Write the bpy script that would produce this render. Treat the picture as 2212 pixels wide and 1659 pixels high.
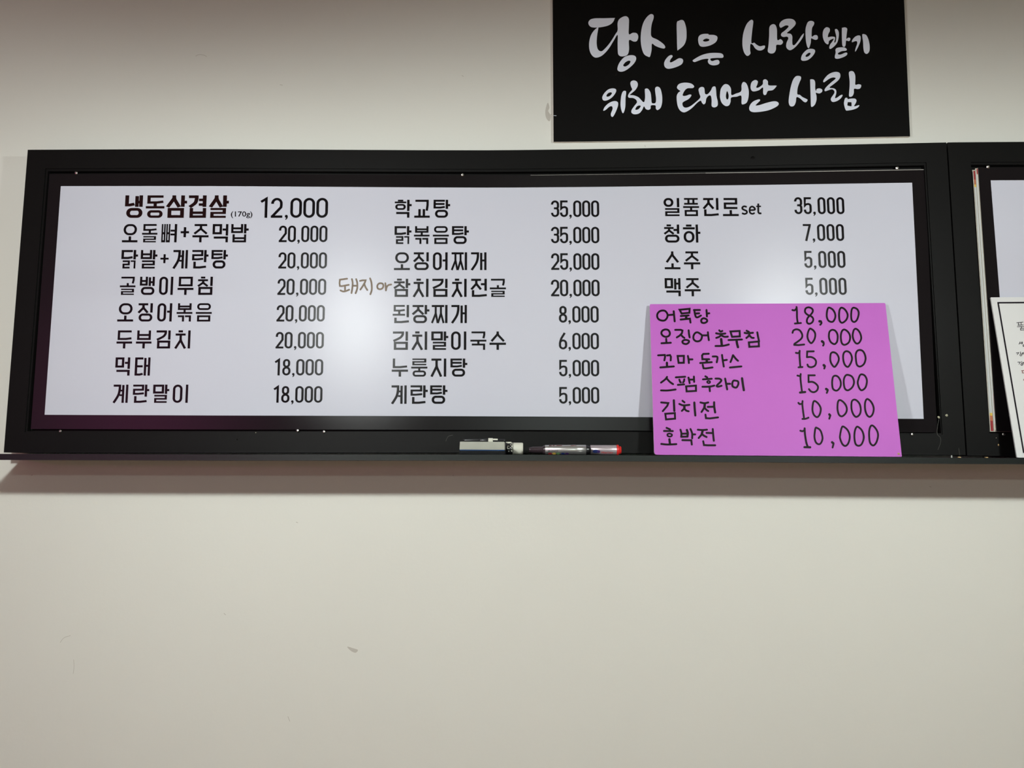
import bpy, bmesh, math, random
from mathutils import Vector, Matrix
from mathutils.geometry import tessellate_polygon
random.seed(7)
for o in list(bpy.data.objects): bpy.data.objects.remove(o)
S = bpy.context.scene
COL = S.collection

# ------------------------------------------------------------------ camera
CAM = Vector((0.10165, -1.40069, 1.6))
YAW, PIT, ROL = -0.02913, 0.10500, 0.006495
FPX = 1661.0
fwd = Vector((math.sin(YAW)*math.cos(PIT), math.cos(YAW)*math.cos(PIT), math.sin(PIT)))
r0 = Vector((math.cos(YAW), -math.sin(YAW), 0)); u0 = r0.cross(fwd)
RT = math.cos(ROL)*r0 + math.sin(ROL)*u0
UP = -math.sin(ROL)*r0 + math.cos(ROL)*u0
cd = bpy.data.cameras.new('camera'); cam = bpy.data.objects.new('camera', cd); COL.objects.link(cam)
cd.sensor_fit = 'HORIZONTAL'; cd.sensor_width = 36.0; cd.lens = 36.0*FPX/2212.0
cd.clip_start = 0.01; cd.clip_end = 50
cam.matrix_world = Matrix.Translation(CAM) @ Matrix((RT, UP, -fwd)).transposed().to_4x4()
S.camera = cam

# ------------------------------------------------------------------ world, lamps, exposure
w = bpy.data.worlds.new('world'); S.world = w; w.use_nodes = True
w.node_tree.nodes['Background'].inputs[0].default_value = (0.05, 0.05, 0.05, 1)
S.view_settings.view_transform = 'Standard'; S.view_settings.look = 'None'
S.view_settings.exposure = 0.0; S.view_settings.gamma = 1.0
S.view_settings.use_curve_mapping = False
CEIL = 2.9

def lamp(name, loc, sx, sy, watt, col, rot=(0, 0, 0)):
    l = bpy.data.lights.new(name, 'AREA'); l.shape = 'RECTANGLE'; l.size = sx; l.size_y = sy
    l.energy = watt; l.color = col
    o = bpy.data.objects.new(name, l); o.location = loc; o.rotation_euler = rot; COL.objects.link(o); return o

LW = (0.95, 1.0, 0.975)
# two shaded lamps hang over the tables on either side of the photographer (their shades are built further down)
PEND = [(-0.455, -1.05, 2.035, 31.2), (0.86, -1.05, 2.035, 28.2)]
for x, y, z, e in PEND:
    l = bpy.data.lights.new('pendant_bulb', 'POINT'); l.energy = e; l.color = LW; l.shadow_soft_size = 0.030
    o = bpy.data.objects.new('pendant_bulb', l); o.location = (x, y, z); COL.objects.link(o)
lamp('ceiling_lamp', (0.4, -6.2, CEIL-0.05), 0.6, 0.6, 114, (0.88, 1.0, 0.95))
# pink neon sign on the wall opposite, far to the left
lamp('pink_neon', (-3.3, -5.2, 1.97), 1.2, 0.3, 13, (1.0, 0.12, 0.55), (math.radians(90), 0, 0))

# ------------------------------------------------------------------ pixel -> plane
def ray(px, py):
    return (fwd + RT*((px-1106.0)/FPX) + UP*((829.5-py)/FPX))
class Plane:
    def __init__(s, p, n): s.p = Vector(p); s.n = Vector(n).normalized()
    def hit(s, px, py, off=0.0):        # off: metres proud of the plane towards the room
        d = ray(px, py); t = (s.p + s.n*off - CAM).dot(s.n)/d.dot(s.n)
        return CAM + d*t
def vplane(y): return Plane((0, y, 0), (0, -1, 0))
WALL = vplane(0); PANEL_Y = -0.042; FRAME_Y = -0.047
SAG = [(-200,0),(60,0),(300,.9),(480,2),(640,4),(920,7.4),(1080,8.7),(1280,8),(1480,6.3),(1640,5.1),(1900,2.2),(2060,0.4),(2300,.6)]
def sag(x, y):
    for (a, p), (b, q) in zip(SAG, SAG[1:]):
        if a <= x <= b: v = p+(q-p)*(x-a)/(b-a); break
    else: v = 0
    return v*(829.5-y)/470.0
def hedge(a, b, n=28):        # a near-horizontal edge from pixel a to b with the bow the boards show
    out = []
    for i in range(n+1):
        t = i/n; x = a[0]+(b[0]-a[0])*t; y = a[1]+(b[1]-a[1])*t
        e = sag(a[0], a[1])*(1-t)+sag(b[0], b[1])*t
        out.append((x, y+sag(x, y)-e))
    return out

# ------------------------------------------------------------------ materials
def mat(name, col, rough=0.5, spec=0.5, metal=0.0, bump=None, mott=0.0, mscale=6, coat=0.0, coatr=0.2, alpha=None):
    m = bpy.data.materials.new(name); m.use_nodes = True
    nt = m.node_tree; b = nt.nodes['Principled BSDF']
    b.inputs['Base Color'].default_value = (*col, 1)
    b.inputs['Roughness'].default_value = rough
    b.inputs['Specular IOR Level'].default_value = spec
    b.inputs['Metallic'].default_value = metal
    b.inputs['Coat Weight'].default_value = coat; b.inputs['Coat Roughness'].default_value = coatr
    tc = nt.nodes.new('ShaderNodeTexCoord')
    if mott:
        n = nt.nodes.new('ShaderNodeTexNoise'); n.inputs['Scale'].default_value = mscale; n.inputs['Detail'].default_value = 6
        mx = nt.nodes.new('ShaderNodeMix'); mx.data_type = 'RGBA'
        mx.inputs[6].default_value = (*[c*(1-mott) for c in col], 1); mx.inputs[7].default_value = (*[min(1, c*(1+mott)) for c in col], 1)
        nt.links.new(tc.outputs['Object'], n.inputs['Vector']); nt.links.new(n.outputs['Fac'], mx.inputs[0])
        nt.links.new(mx.outputs[2], b.inputs['Base Color'])
    if bump:
        prev = None
        for sc, st, dist in bump:
            n = nt.nodes.new('ShaderNodeTexNoise'); n.inputs['Scale'].default_value = sc; n.inputs['Detail'].default_value = 3
            bp = nt.nodes.new('ShaderNodeBump'); bp.inputs['Strength'].default_value = st; bp.inputs['Distance'].default_value = dist
            nt.links.new(tc.outputs['Object'], n.inputs['Vector']); nt.links.new(n.outputs['Fac'], bp.inputs['Height'])
            if prev: nt.links.new(prev.outputs[0], bp.inputs['Normal'])
            prev = bp
        nt.links.new(prev.outputs[0], b.inputs['Normal'])
    return m
def film(name, col, fac, rough=0.275, an=0.17):
    m = bpy.data.materials.new(name); m.use_nodes = True; nt = m.node_tree
    nt.nodes.remove(nt.nodes['Principled BSDF'])
    d = nt.nodes.new('ShaderNodeBsdfDiffuse'); d.inputs['Color'].default_value = (*col, 1)
    g = nt.nodes.new('ShaderNodeBsdfAnisotropic'); g.distribution = 'BECKMANN'
    g.inputs['Color'].default_value = (1, 1, 1, 1); g.inputs['Roughness'].default_value = rough; g.inputs['Anisotropy'].default_value = an
    cx = nt.nodes.new('ShaderNodeCombineXYZ'); cx.inputs[0].default_value = 1.0; nt.links.new(cx.outputs[0], g.inputs['Tangent'])
    tc = nt.nodes.new('ShaderNodeTexCoord'); n = nt.nodes.new('ShaderNodeTexNoise'); n.inputs['Scale'].default_value = 1100; n.inputs['Detail'].default_value = 2
    bp = nt.nodes.new('ShaderNodeBump'); bp.inputs['Strength'].default_value = 0.12; bp.inputs['Distance'].default_value = 0.0003
    nt.links.new(tc.outputs['Object'], n.inputs['Vector']); nt.links.new(n.outputs['Fac'], bp.inputs['Height']); nt.links.new(bp.outputs[0], g.inputs['Normal'])
    mx = nt.nodes.new('ShaderNodeMixShader'); mx.inputs[0].default_value = fac
    nt.links.new(d.outputs[0], mx.inputs[1]); nt.links.new(g.outputs[0], mx.inputs[2])
    nt.links.new(mx.outputs[0], nt.nodes['Material Output'].inputs['Surface'])
    return m
M = {
 'wall': mat('wall_paint', (0.665, 0.668, 0.612), 0.62, 0.3, bump=[(5, 0.25, 0.004), (150, 0.22, 0.0007)], mott=0.025, mscale=3),
 'ceil': mat('ceiling_paint', (0.54, 0.60, 0.56), 0.8),
 'side': mat('side_wall_paint', (0.31, 0.35, 0.325), 0.8),
 'floor': mat('floor_wood', (0.50, 0.295, 0.205), 0.45, mott=0.2),
 'frame': mat('black_painted_wood', (0.0042, 0.0041, 0.0039), 0.5, 0.12, bump=[(300, 0.06, 0.0004)], mott=0.15, mscale=9),
 'ledge': mat('black_laminate', (0.0065, 0.0085, 0.0078), 0.36, 0.36, bump=[(200, 0.05, 0.0004)]),
 'border': film('black_print_film', (0.0080, 0.0066, 0.0074), 0.019),
 'field': film('white_print_film', (0.50, 0.51, 0.575), 0.0085),
 'ink': film('black_print', (0.0050, 0.0040, 0.0047), 0.0085),
 'inkred': film('overdrawn_marker_ink', (0.013, 0.0045, 0.0045), 0.008),
 'tanink': mat('faded_brown_marker', (0.165, 0.125, 0.090), 0.5, 0.2, mott=0.3, mscale=160),
 'edgew': mat('panel_edge', (0.30, 0.29, 0.27), 0.4),
 'sign': mat('black_sign_face', (0.0022, 0.0020, 0.0018), 0.6, 0.12),
 'signedge': mat('white_foam_edge', (0.75, 0.66, 0.58), 0.6),
 'brush': mat('grey_vinyl', (0.74, 0.79, 0.89), 0.5, 0.3),
 'brushrim': mat('vinyl_rim', (0.60, 0.60, 0.60), 0.5, 0.4),
 'pink': mat('orchid_pink_board', (0.43, 0.112, 0.455), 0.55, 0.18, mott=0.03, mscale=12),
 'pinkedge': mat('pale_foam_core', (0.72, 0.55, 0.70), 0.6),
 'pen': mat('black_marker_ink', (0.008, 0.005, 0.006), 0.5, 0.07),
 'card': mat('white_card', (0.58, 0.585, 0.575), 0.5, 0.4),
 'cardink': mat('card_print', (0.006, 0.004, 0.007), 0.5, 0.1),
 'cardred': mat('card_red_print', (0.13, 0.02, 0.015), 0.5),
 'sheet': mat('cream_sheet', (0.46, 0.44, 0.37), 0.4),
 'sheetw': mat('white_sheet', (0.47, 0.49, 0.48), 0.45, 0.2),
 'red': mat('red_print', (0.26, 0.02, 0.024), 0.4),
 'orange': mat('orange_print', (0.42, 0.13, 0.06), 0.4),
 'yellow': mat('yellow_print', (0.60, 0.42, 0.07), 0.4),
 'lampmetal': mat('lamp_metal', (0.78, 0.78, 0.74), 0.5),
 'hair': mat('scratch_grey', (0.07, 0.07, 0.06), 0.6),
 'lip': mat('pale_panel_edge', (0.27, 0.26, 0.24), 0.4),
 'steel': mat('screw_metal', (0.6, 0.6, 0.57), 0.25, metal=1.0),
 'glue': mat('dried_glue', (0.34, 0.33, 0.23), 0.5),
 'tan': mat('tan_crumb', (0.36, 0.24, 0.10), 0.6),
 'greyp': mat('grey_plastic', (0.30, 0.31, 0.265), 0.45, 0.3, mott=0.08, mscale=60),
 'blue': mat('blue_foam', (0.010, 0.045, 0.13), 0.7, 0.2),
 'felt': mat('black_felt', (0.012, 0.013, 0.014), 0.95, 0.1, bump=[(1500, 1.0, 0.001)]),
 'blackp': mat('black_plastic', (0.006, 0.006, 0.007), 0.28, 0.5),
 'smoke': mat('smoky_plastic', (0.03, 0.02, 0.024), 0.2, 0.6),
 'whitep': mat('cream_plastic', (0.55, 0.545, 0.465), 0.4, 0.3),
 'silver': mat('silver_barrel', (0.55, 0.54, 0.53), 0.28, metal=0.85),
 'silverb': mat('pinkish_silver_barrel', (0.42, 0.36, 0.38), 0.35, metal=0.5),
 'redp': mat('red_plastic', (0.62, 0.022, 0.018), 0.35),
 'purple': mat('purple_print', (0.05, 0.02, 0.11), 0.4),
 'bluep': mat('blue_print', (0.015, 0.03, 0.15), 0.4),
 'green': mat('green_print', (0.12, 0.25, 0.10), 0.4),
 'scuff': mat('wall_scuff', (0.46, 0.44, 0.39), 0.8),
 'scuffl': mat('wall_patch', (0.76, 0.74, 0.67), 0.5),
}

# ------------------------------------------------------------------ object helpers
def link(name, verts, faces, m, parent=None, smooth=False, mats=None, idx=None):
    me = bpy.data.meshes.new(name); me.from_pydata([tuple(v) for v in verts], [], faces)
    for k in (mats or [m]): me.materials.append(M[k])
    if idx:
        for p, i in zip(me.polygons, idx): p.material_index = i
    if smooth:
        for p in me.polygons: p.use_smooth = True
    me.update()
    o = bpy.data.objects.new(name, me); COL.objects.link(o)
    if parent: o.parent = parent; o.matrix_parent_inverse = parent.matrix_world.inverted() if False else Matrix.Translation(-parent.location)
    return o
def tag(o, label=None, cat=None, group=None, kind=None):
    if label: o['label'] = label
    if cat: o['category'] = cat
    if group: o['group'] = group
    if kind: o['kind'] = kind
    return o
def thing(name, loc, label, cat, group=None):
    e = bpy.data.objects.new(name, None); e.location = loc; e.empty_display_size = 0.05; COL.objects.link(e)
    return tag(e, label, cat, group)
def box(x0, x1, y0, y1, z0, z1):
    v = [(x, y, z) for x in (x0, x1) for y in (y0, y1) for z in (z0, z1)]
    f = [(0,1,3,2),(4,6,7,5),(0,4,5,1),(2,3,7,6),(0,2,6,4),(1,5,7,3)]
    return v, f
def strip_slab(topf, botf, depth, plane, name, m, parent, edge=None, off=0.0):
    """slab whose front face lies between two pixel polylines, thickness depth behind the plane"""
    n = len(topf); F = [plane.hit(*p, off) for p in topf] + [plane.hit(*p, off) for p in botf]
    B = [v - plane.n*depth for v in F]
    V = F+B; fs = []; ix = []
    for i in range(n-1):
        fs.append((i, n+i, n+i+1, i+1)); ix.append(0)
        fs.append((2*n+i, 2*n+i+1, 3*n+i+1, 3*n+i)); ix.append(1)
        fs.append((i, i+1, 2*n+i+1, 2*n+i)); ix.append(1)
        fs.append((n+i, 3*n+i, 3*n+i+1, n+i+1)); ix.append(1)
    fs.append((0, 2*n, 3*n, n)); ix.append(1)
    fs.append((n-1, 2*n-1, 4*n-1, 3*n-1)); ix.append(1)
    return link(name, V, fs, m, parent, mats=[m, edge or m], idx=ix)
def lathe(prof, axis0, axis1, seg=28):
    """prof: (t along axis in metres, radius). returns verts, faces; axis along x"""
    V, F = [], []
    for t, r in prof:
        for k in range(seg):
            a = 2*math.pi*k/seg; V.append((t, axis0+r*math.cos(a), axis1+r*math.sin(a)))
    for i in range(len(prof)-1):
        for k in range(seg):
            F.append((i*seg+k, i*seg+(k+1) % seg, (i+1)*seg+(k+1) % seg, (i+1)*seg+k))
    F.append(tuple(range(seg))[::-1]); F.append(tuple((len(prof)-1)*seg+k for k in range(seg)))
    return V, F

# ------------------------------------------------------------------ flat lettering helpers
class Pen:
    """collects flat shapes given in pixels; lays them on a real plane"""
    def __init__(s, plane, off=0.0002): s.pl = plane; s.off = off; s.V = []; s.F = []; s.k = 0
    def _o(s): s.k += 1; return s.off + s.k*2.5e-6
    def add(s, pts, faces):
        o = s._o(); b = len(s.V)
        s.V += [s.pl.hit(x, y, o) for x, y in pts]; s.F += [tuple(b+i for i in f) for f in faces]
    def stroke(s, pts, wd, closed=False, cap='butt', ys=1.0):
        # ys > 1: horizontal strokes thinner than upright ones
        pts = [Vector((p[0], p[1]*ys)) for p in pts]
        q = [pts[0]]
        for p in pts[1:]:
            if (p-q[-1]).length > 1e-4: q.append(p)
        if closed and (q[0]-q[-1]).length < 1e-3: q.pop()
        pts = q; n = len(pts)
        if n < 2: return
        h = wd/2; L, R = [], []
        for i in range(n):
            if closed: a = pts[(i-1) % n]; b = pts[(i+1) % n]
            else: a = pts[max(i-1, 0)]; b = pts[min(i+1, n-1)]
            d1 = (pts[i]-a).normalized() if (pts[i]-a).length > 1e-6 else None
            d2 = (b-pts[i]).normalized() if (b-pts[i]).length > 1e-6 else None
            d1 = d1 or d2; d2 = d2 or d1
            n1 = Vector((-d1.y, d1.x)); n2 = Vector((-d2.y, d2.x)); m = n1+n2
            m = n1 if m.length < 1e-3 else m.normalized()
            k = h/max(0.42, m.dot(n1))
            L.append(pts[i]+m*k); R.append(pts[i]-m*k)
        P = [(v.x, v.y/ys) for v in L+R]; o = s._o()
        for i in range(n if closed else n-1):
            j = (i+1) % n; b = len(s.V); e = (i % 3)*7e-7
            s.V += [s.pl.hit(P[q][0], P[q][1], o+e) for q in (i, j, n+j, n+i)]; s.F.append((b, b+1, b+2, b+3))
        if cap == 'round' and not closed:
            for e in (0, n-1):
                c = pts[e]; s.add([(c.x+h*math.cos(t*math.pi/7), c.y+h*math.sin(t*math.pi/7)) for t in range(14)], [tuple(range(14))])
    def fill(s, loops):
        ls = [[Vector((x, y, 0)) for x, y in l] for l in loops]
        tri = tessellate_polygon(ls)
        s.add([(v.x, v.y) for l in ls for v in l], [tuple(t) for t in tri])
    def build(s, name, m, parent=None):
        # make all faces look into the room
        F = []
        for f in s.F:
            a, b, c = s.V[f[0]], s.V[f[1]], s.V[f[2]]
            nn = (b-a).cross(c-a)
            F.append(f if nn.dot(s.pl.n) > 0 else f[::-1])
        return link(name, s.V, F, m, parent)
def crom(p, closed, sub=5):
    n = len(p); out = []
    rng = range(n) if closed else range(n-1)
    for i in rng:
        if closed: a, b, c, d = p[i-1], p[i], p[(i+1) % n], p[(i+2) % n]
        else: a, b, c, d = p[max(i-1, 0)], p[i], p[i+1], p[min(i+2, n-1)]
        for k in range(sub):
            t = k/sub
            out.append(tuple(0.5*((2*b[j])+(-a[j]+c[j])*t+(2*a[j]-5*b[j]+4*c[j]-d[j])*t*t+(-a[j]+3*b[j]-3*c[j]+d[j])*t**3) for j in (0, 1)))
    if not closed: out.append(tuple(p[-1]))
    return out
def parse(sx):
    v = sx.replace(',', ' ').split(); v = [float(a) for a in v]
    return list(zip(v[::2], v[1::2]))

# ------------------------------------------------------------------ the printed Korean face, drawn stroke by stroke
class Glyph:
    """draws into a unit box 0..1 (y down); box is mapped to pixels; T = stroke / height"""
    def __init__(s, pen, x0, y0, x1, y1, T):
        s.pen = pen
        s.W = x1-x0; s.H = y1-y0; s.x0 = x0; s.y0 = y0
        # lean of verticals here (lines on the board that are truly vertical)
        s.sl = ((x0+x1)/2-1040.0)/15300.0
        s.w = s.W-abs(s.sl)*s.H
        s.cx = (x0+x1)/2; s.T = T*s.H
    def P(s, p):
        yy = p[1]*s.H
        return (s.cx+(p[0]-.5)*s.w+s.sl*(yy-s.H/2), s.y0+yy)
    def tx(s, k=1): return s.T/s.w*k*s.KX
    def ty(s, k=1): return s.T/s.H*k*s.KY
    KX = 1.0; KY = 0.88
    def st(s, pts, k=1.0, closed=False): s.pen.stroke([s.P(p) for p in pts], s.T*k*s.KX, closed, ys=s.KX/s.KY)
    def ring(s, b, k=1.0):
        x0, y0, x1, y1 = b
        X0, Y0 = x0*s.w, y0*s.H; X1, Y1 = x1*s.w, y1*s.H; h = s.T*k/2
        h2 = h*s.KY; h *= s.KX
        X0 += h; Y0 += h2; X1 -= h; Y1 -= h2
        r = min(X1-X0, Y1-Y0)/2*0.98; pts = []
        for cx, cy, a0 in ((X1-r, Y0+r, -90), (X1-r, Y1-r, 0), (X0+r, Y1-r, 90), (X0+r, Y0+r, 180)):
            for i in range(9):
                a = math.radians(a0+90*i/8); pts.append(((cx+r*math.cos(a))/s.w, (cy+r*math.sin(a))/s.H))
        s.st(pts, k, True)
    def jamo(s, j, b, k=1.0, style=''):
        # crowded letters get thinner bars, as in the printed face
        lay = {'ㄹ': 4.7, 'ㅌ': 4.5, 'ㅁ': 2.9, 'ㅂ': 3.6, 'ㅇ': 2.9, 'ㅎ': 6.0, 'ㅍ': 3.2, 'ㄺ': 4.7, 'ㄷ': 2.9}.get(j, 0)
        kx, ky = s.KX, s.KY
        if lay: s.KY = min(ky, (b[3]-b[1])*s.H/(lay*s.T*k))
        if j == 'ㅃ': s.KX = kx*.62
        if j == 'ㅉ': s.KX = kx*.82
        if j == 'ㄺ': s.KX = kx*.9
        s._jamo(j, b, k, style); s.KX, s.KY = kx, ky
    def _jamo(s, j, b, k=1.0, style=''):
        x0, y0, x1, y1 = b; hx = s.tx(k)/2; hy = s.ty(k)/2
        L, R, U, D = x0+hx, x1-hx, y0+hy, y1-hy; cx = (x0+x1)/2; my = (y0+y1)/2
        st = lambda p, c=False: s.st(p, k, c)
        if j == 'ㄱ':
            if style == 'v':       # leg sweeps to the lower left
                q = crom([(R, U), (R-.02*(x1-x0), U+.25*(y1-y0)), (x0+.66*(x1-x0), U+.55*(y1-y0)), (x0+hx*.8, y1)], False, 4)
                st([(x0+.02, U), (R, U)]); st([(R, y0)] + q[1:])
            elif style == 'h': st([(x0, U), (R, U), (R-.0, my), (R-.05, y1)])
            else: st([(x0, U), (R, U), (R, y1)])
        elif j == 'ㄴ':
            rise = 0.35*s.ty(k) if style != 'f0' else 0
            st([(L, y0), (L, D), (cx, D), (x1, D-rise)])
        elif j in 'ㄷㅌ':
            rise = 0.35*s.ty(k) if style != 'f' else 0
            st([(x1, U), (L, U), (L, D), (cx+.1*(x1-x0), D), (x1, D-rise)])
            if j == 'ㅌ': st([(L, my-.01), (x1-.02, my-.01)])
        elif j == 'ㄹ':
            rise = 0.3*s.ty(k) if style == 'v' else 0
            st([(x0, U), (R, U), (R, my), (L, my), (L, D), (cx, D), (x1, D-rise)])
        elif j == 'ㅁ': st([(L, U), (R, U), (R, D), (L, D)], True)
        elif j == 'ㅂ':
            st([(L, y0), (L, D), (R, D), (R, y0)]); st([(L, my-.02*(y1-y0)), (R, my-.02*(y1-y0))])
        elif j == 'ㅃ':
            m1 = x0+(x1-x0)*.46; m2 = x0+(x1-x0)*.54
            kk = k
            for a, c in ((x0, m1), (m2, x1)):
                a += s.tx(kk)/2; c -= s.tx(kk)/2
                s.st([(a, y0), (a, D), (c, D), (c, y0)], kk); s.st([(a, my), (c, my)], kk)
        elif j == 'ㅅ':
            c = cx if style != 'v' else cx+.02
            st([(c, y0), (c, y0+.22*(y1-y0))]); f = y0+.18*(y1-y0)
            st([(c, f), (c-.02, f+.12*(y1-y0)), (x0+hx*.9, y1)]); st([(c, f+.02), (c+.03, f+.2*(y1-y0)), (x1-hx*.9, y1)])
        elif j == 'ㅈ':
            st([(x0+.05, U), (x1-.05, U)]); f = U+.05
            c = cx+.01; s2 = U+.34*(y1-U)
            st([(c, U), (c, s2)]); st([(c+.01, s2-.03), (c-.01, s2+.08*(y1-y0)), (x0+hx*.8, y1)]); st([(c, s2), (c+.03, s2+.12*(y1-y0)), (x1-hx*.8, y1)])
        elif j == 'ㅉ':
            st([(x0+.03, U), (x1-.01, U)])
            a = x0+(x1-x0)*.34; c = x0+(x1-x0)*.74; mm = x0+(x1-x0)*.52
            for px_, lo in ((a, x0+hx*.7), (c, mm)):
                st([(px_, U), (px_-.0, my-.03), (lo, y1)])
            st([(a, my-.05), (a+.02, my+.02), (mm-.02, y1)]); st([(c, my-.05), (c+.02, my+.02), (x1-hx*.6, y1)])
        elif j == 'ㅊ':
            g = .17*(y1-y0) if (y1-y0) > .7 else .27*(y1-y0)
            st([(cx-.14, y0+hy*.9), (cx+.14, y0+hy*.9)]); s.jamo('ㅈ', (x0, y0+g, x1, y1), k)
        elif j == 'ㅇ': s.ring(b, k)
        elif j == 'ㅎ':
            hh = y1-y0; st([(cx-.18*(x1-x0)*1.3, y0+hy), (cx+.18*(x1-x0)*1.3, y0+hy)])
            g = y0+(.26 if hh < .8 else .21)*hh; st([(x0, g), (x1, g)])
            s.ring((x0+.03, y0+(.42 if hh < .8 else .36)*hh, x1-.03, y1), k)
        elif j == 'ㅍ':
            st([(x0, U), (x1, U)]); st([(x0, D), (x1, D)]); w_ = x1-x0
            st([(x0+.32*w_, U), (x0+.32*w_, D)]); st([(x1-.32*w_, U), (x1-.32*w_, D)])
        elif j == 'ㄲ':
            m_ = (x0+x1)/2
            s.jamo('ㄱ', (x0, y0, m_-.02, y1), k); s.jamo('ㄱ', (m_+.03, y0, x1, y1), k)
        elif j == 'ㄺ':
            s.jamo('ㄹ', (x0, y0, x0+(x1-x0)*.56, y1), k); s.jamo('ㄱ', (x0+(x1-x0)*.62, y0, x1, y1), k*.9)
    def vert(s, j, y1, k=1.0, cons=''):
        """vertical vowels in height 0..y1"""
        w_ = s.tx(k); h = w_/2; am = .30 if y1 < .8 else .46
        if j == 'ㅣ': s.st([(1-h, 0), (1-h, y1)], k)
        elif j == 'ㅏ':
            x = .80-.0; s.st([(x, 0), (x, y1)], k); s.st([(x, am), (1, am)], k)
        elif j in 'ㅓㅕ':
            s.st([(1-h, 0), (1-h, y1)], k)
            if j == 'ㅓ': s.st([(.66 if y1 > .8 else .64, am), (1-h, am)], k)
            else: s.st([(.58, am-.10), (1-h, am-.10)], k*.9); s.st([(.58, am+.11), (1-h, am+.11)], k*.9)
        elif j in 'ㅐㅔㅖ':
            xl = .665; s.st([(1-h, 0), (1-h, y1)], k*.95); s.st([(xl, .03 if j == 'ㅐ' else .02), (xl, y1-.0)], k*.95)
            if j == 'ㅐ': s.st([(xl, am), (1-h, am)], k*.95)
            if j == 'ㅔ': s.st([(.48, am), (xl, am)], k*.95)
            if j == 'ㅖ': s.st([(.44, am-.13), (xl, am-.13)], k*.85); s.st([(.44, am+.12), (xl, am+.12)], k*.85)
    def syl(s, ch):
        c = ord(ch)-0xAC00
        CH = 'ㄱㄲㄴㄷㄸㄹㅁㅂㅃㅅㅆㅇㅈㅉㅊㅋㅌㅍㅎ'; VO = 'ㅏㅐㅑㅒㅓㅔㅕㅖㅗㅘㅙㅚㅛㅜㅝㅞㅟㅠㅡㅢㅣ'
        FI = ' ㄱㄲㄳㄴㄵㄶㄷㄹㄺㄻㄼㄽㄾㄿㅀㅁㅂㅄㅅㅆㅇㅈㅊㅋㅌㅍㅎ'
        I, V, F = CH[c//588], VO[(c % 588)//28], FI[c % 28]
        if V in 'ㅏㅐㅓㅔㅕㅖㅣ':
            cw = {'ㅣ': .74, 'ㅏ': .68, 'ㅓ': .60, 'ㅕ': .56, 'ㅐ': .53, 'ㅔ': .5, 'ㅖ': .52}[V]
            if I == 'ㅇ' : cw = {'ㅣ': .63, 'ㅓ': .60}.get(V, cw)
            if I in 'ㅈㅊㅅ' and V == 'ㅓ': cw = .70
            if I in 'ㅈㅊㅅ' and V == 'ㅏ': cw = .72
            if I == 'ㅉ': cw = .80
            if F == ' ':
                s.jamo(I, (0, 0, cw, 1), 1.0, 'v'); s.vert(V, 1.0)
            else:
                t = {'ㄴ': .63, 'ㄱ': .68}.get(F, .56)
                yc = .56 if t > .6 else .49
                yv = t-.05
                if I in 'ㅅㅈㅊㄱ': yc = min(yc+.03, t-.04)
                kk = .92 if I in 'ㅂㅌㄹㅎㅊ' else 1.0
                s.jamo(I, (0, 0, cw, yc), kk, 'v'); s.vert(V, yv if F != 'ㄴ' else .66)
                xr = .87 if V == 'ㅏ' else 1.0
                kf = .9 if F in 'ㄹㄺㅂ' else 1.0
                s.jamo(F, (.09, t, xr, 1), kf, 'f')
        else:
            if F == ' ':
                if V in 'ㅗㅛ':
                    s.jamo(I, (.07, 0, .93, .61), .98, 'h'); s.st([(0, 1-s.ty()/2), (1, 1-s.ty()/2)])
                    for x in ((.5,) if V == 'ㅗ' else (.34, .62)): s.st([(x, .67 if V == 'ㅗ' else .52), (x, .95)])
                else:
                    s.jamo(I, (.06, 0, .94, .53), .96, 'h'); s.st([(0, .67), (1, .67)]); s.st([(.5, .67), (.5, 1)])
            else:
                k = .86; s.T = s.T
                if V == 'ㅚ':
                    s.jamo(I, (.06, 0, .74, .36), k, 'h'); s.st([(.4, .36), (.4, .52)], k); s.st([(0, .54), (.76, .54)], k)
                    s.st([(1-s.tx()/2, 0), (1-s.tx()/2, .68)]); s.jamo(F, (.1, .70, 1, 1), 1)
                else:
                    e = .37
                    s.jamo(I, (.07, 0, .93, e), k, 'h')
                    yb = {'ㅗ': .53, 'ㅜ': .50, 'ㅡ': .53}[V]; s.st([(0, yb), (1, yb)], k)
                    if V == 'ㅗ': s.st([(.5, e-.02), (.5, yb)], k)
                    if V == 'ㅜ': s.st([(.5, yb), (.5, .68)], k)
                    s.jamo(F, (.09, .66, .92, 1), k, 'f0')
    def plus(s): s.st([(0, .5), (1, .5)]); s.st([(.5, 0), (.5, 1)])
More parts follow.
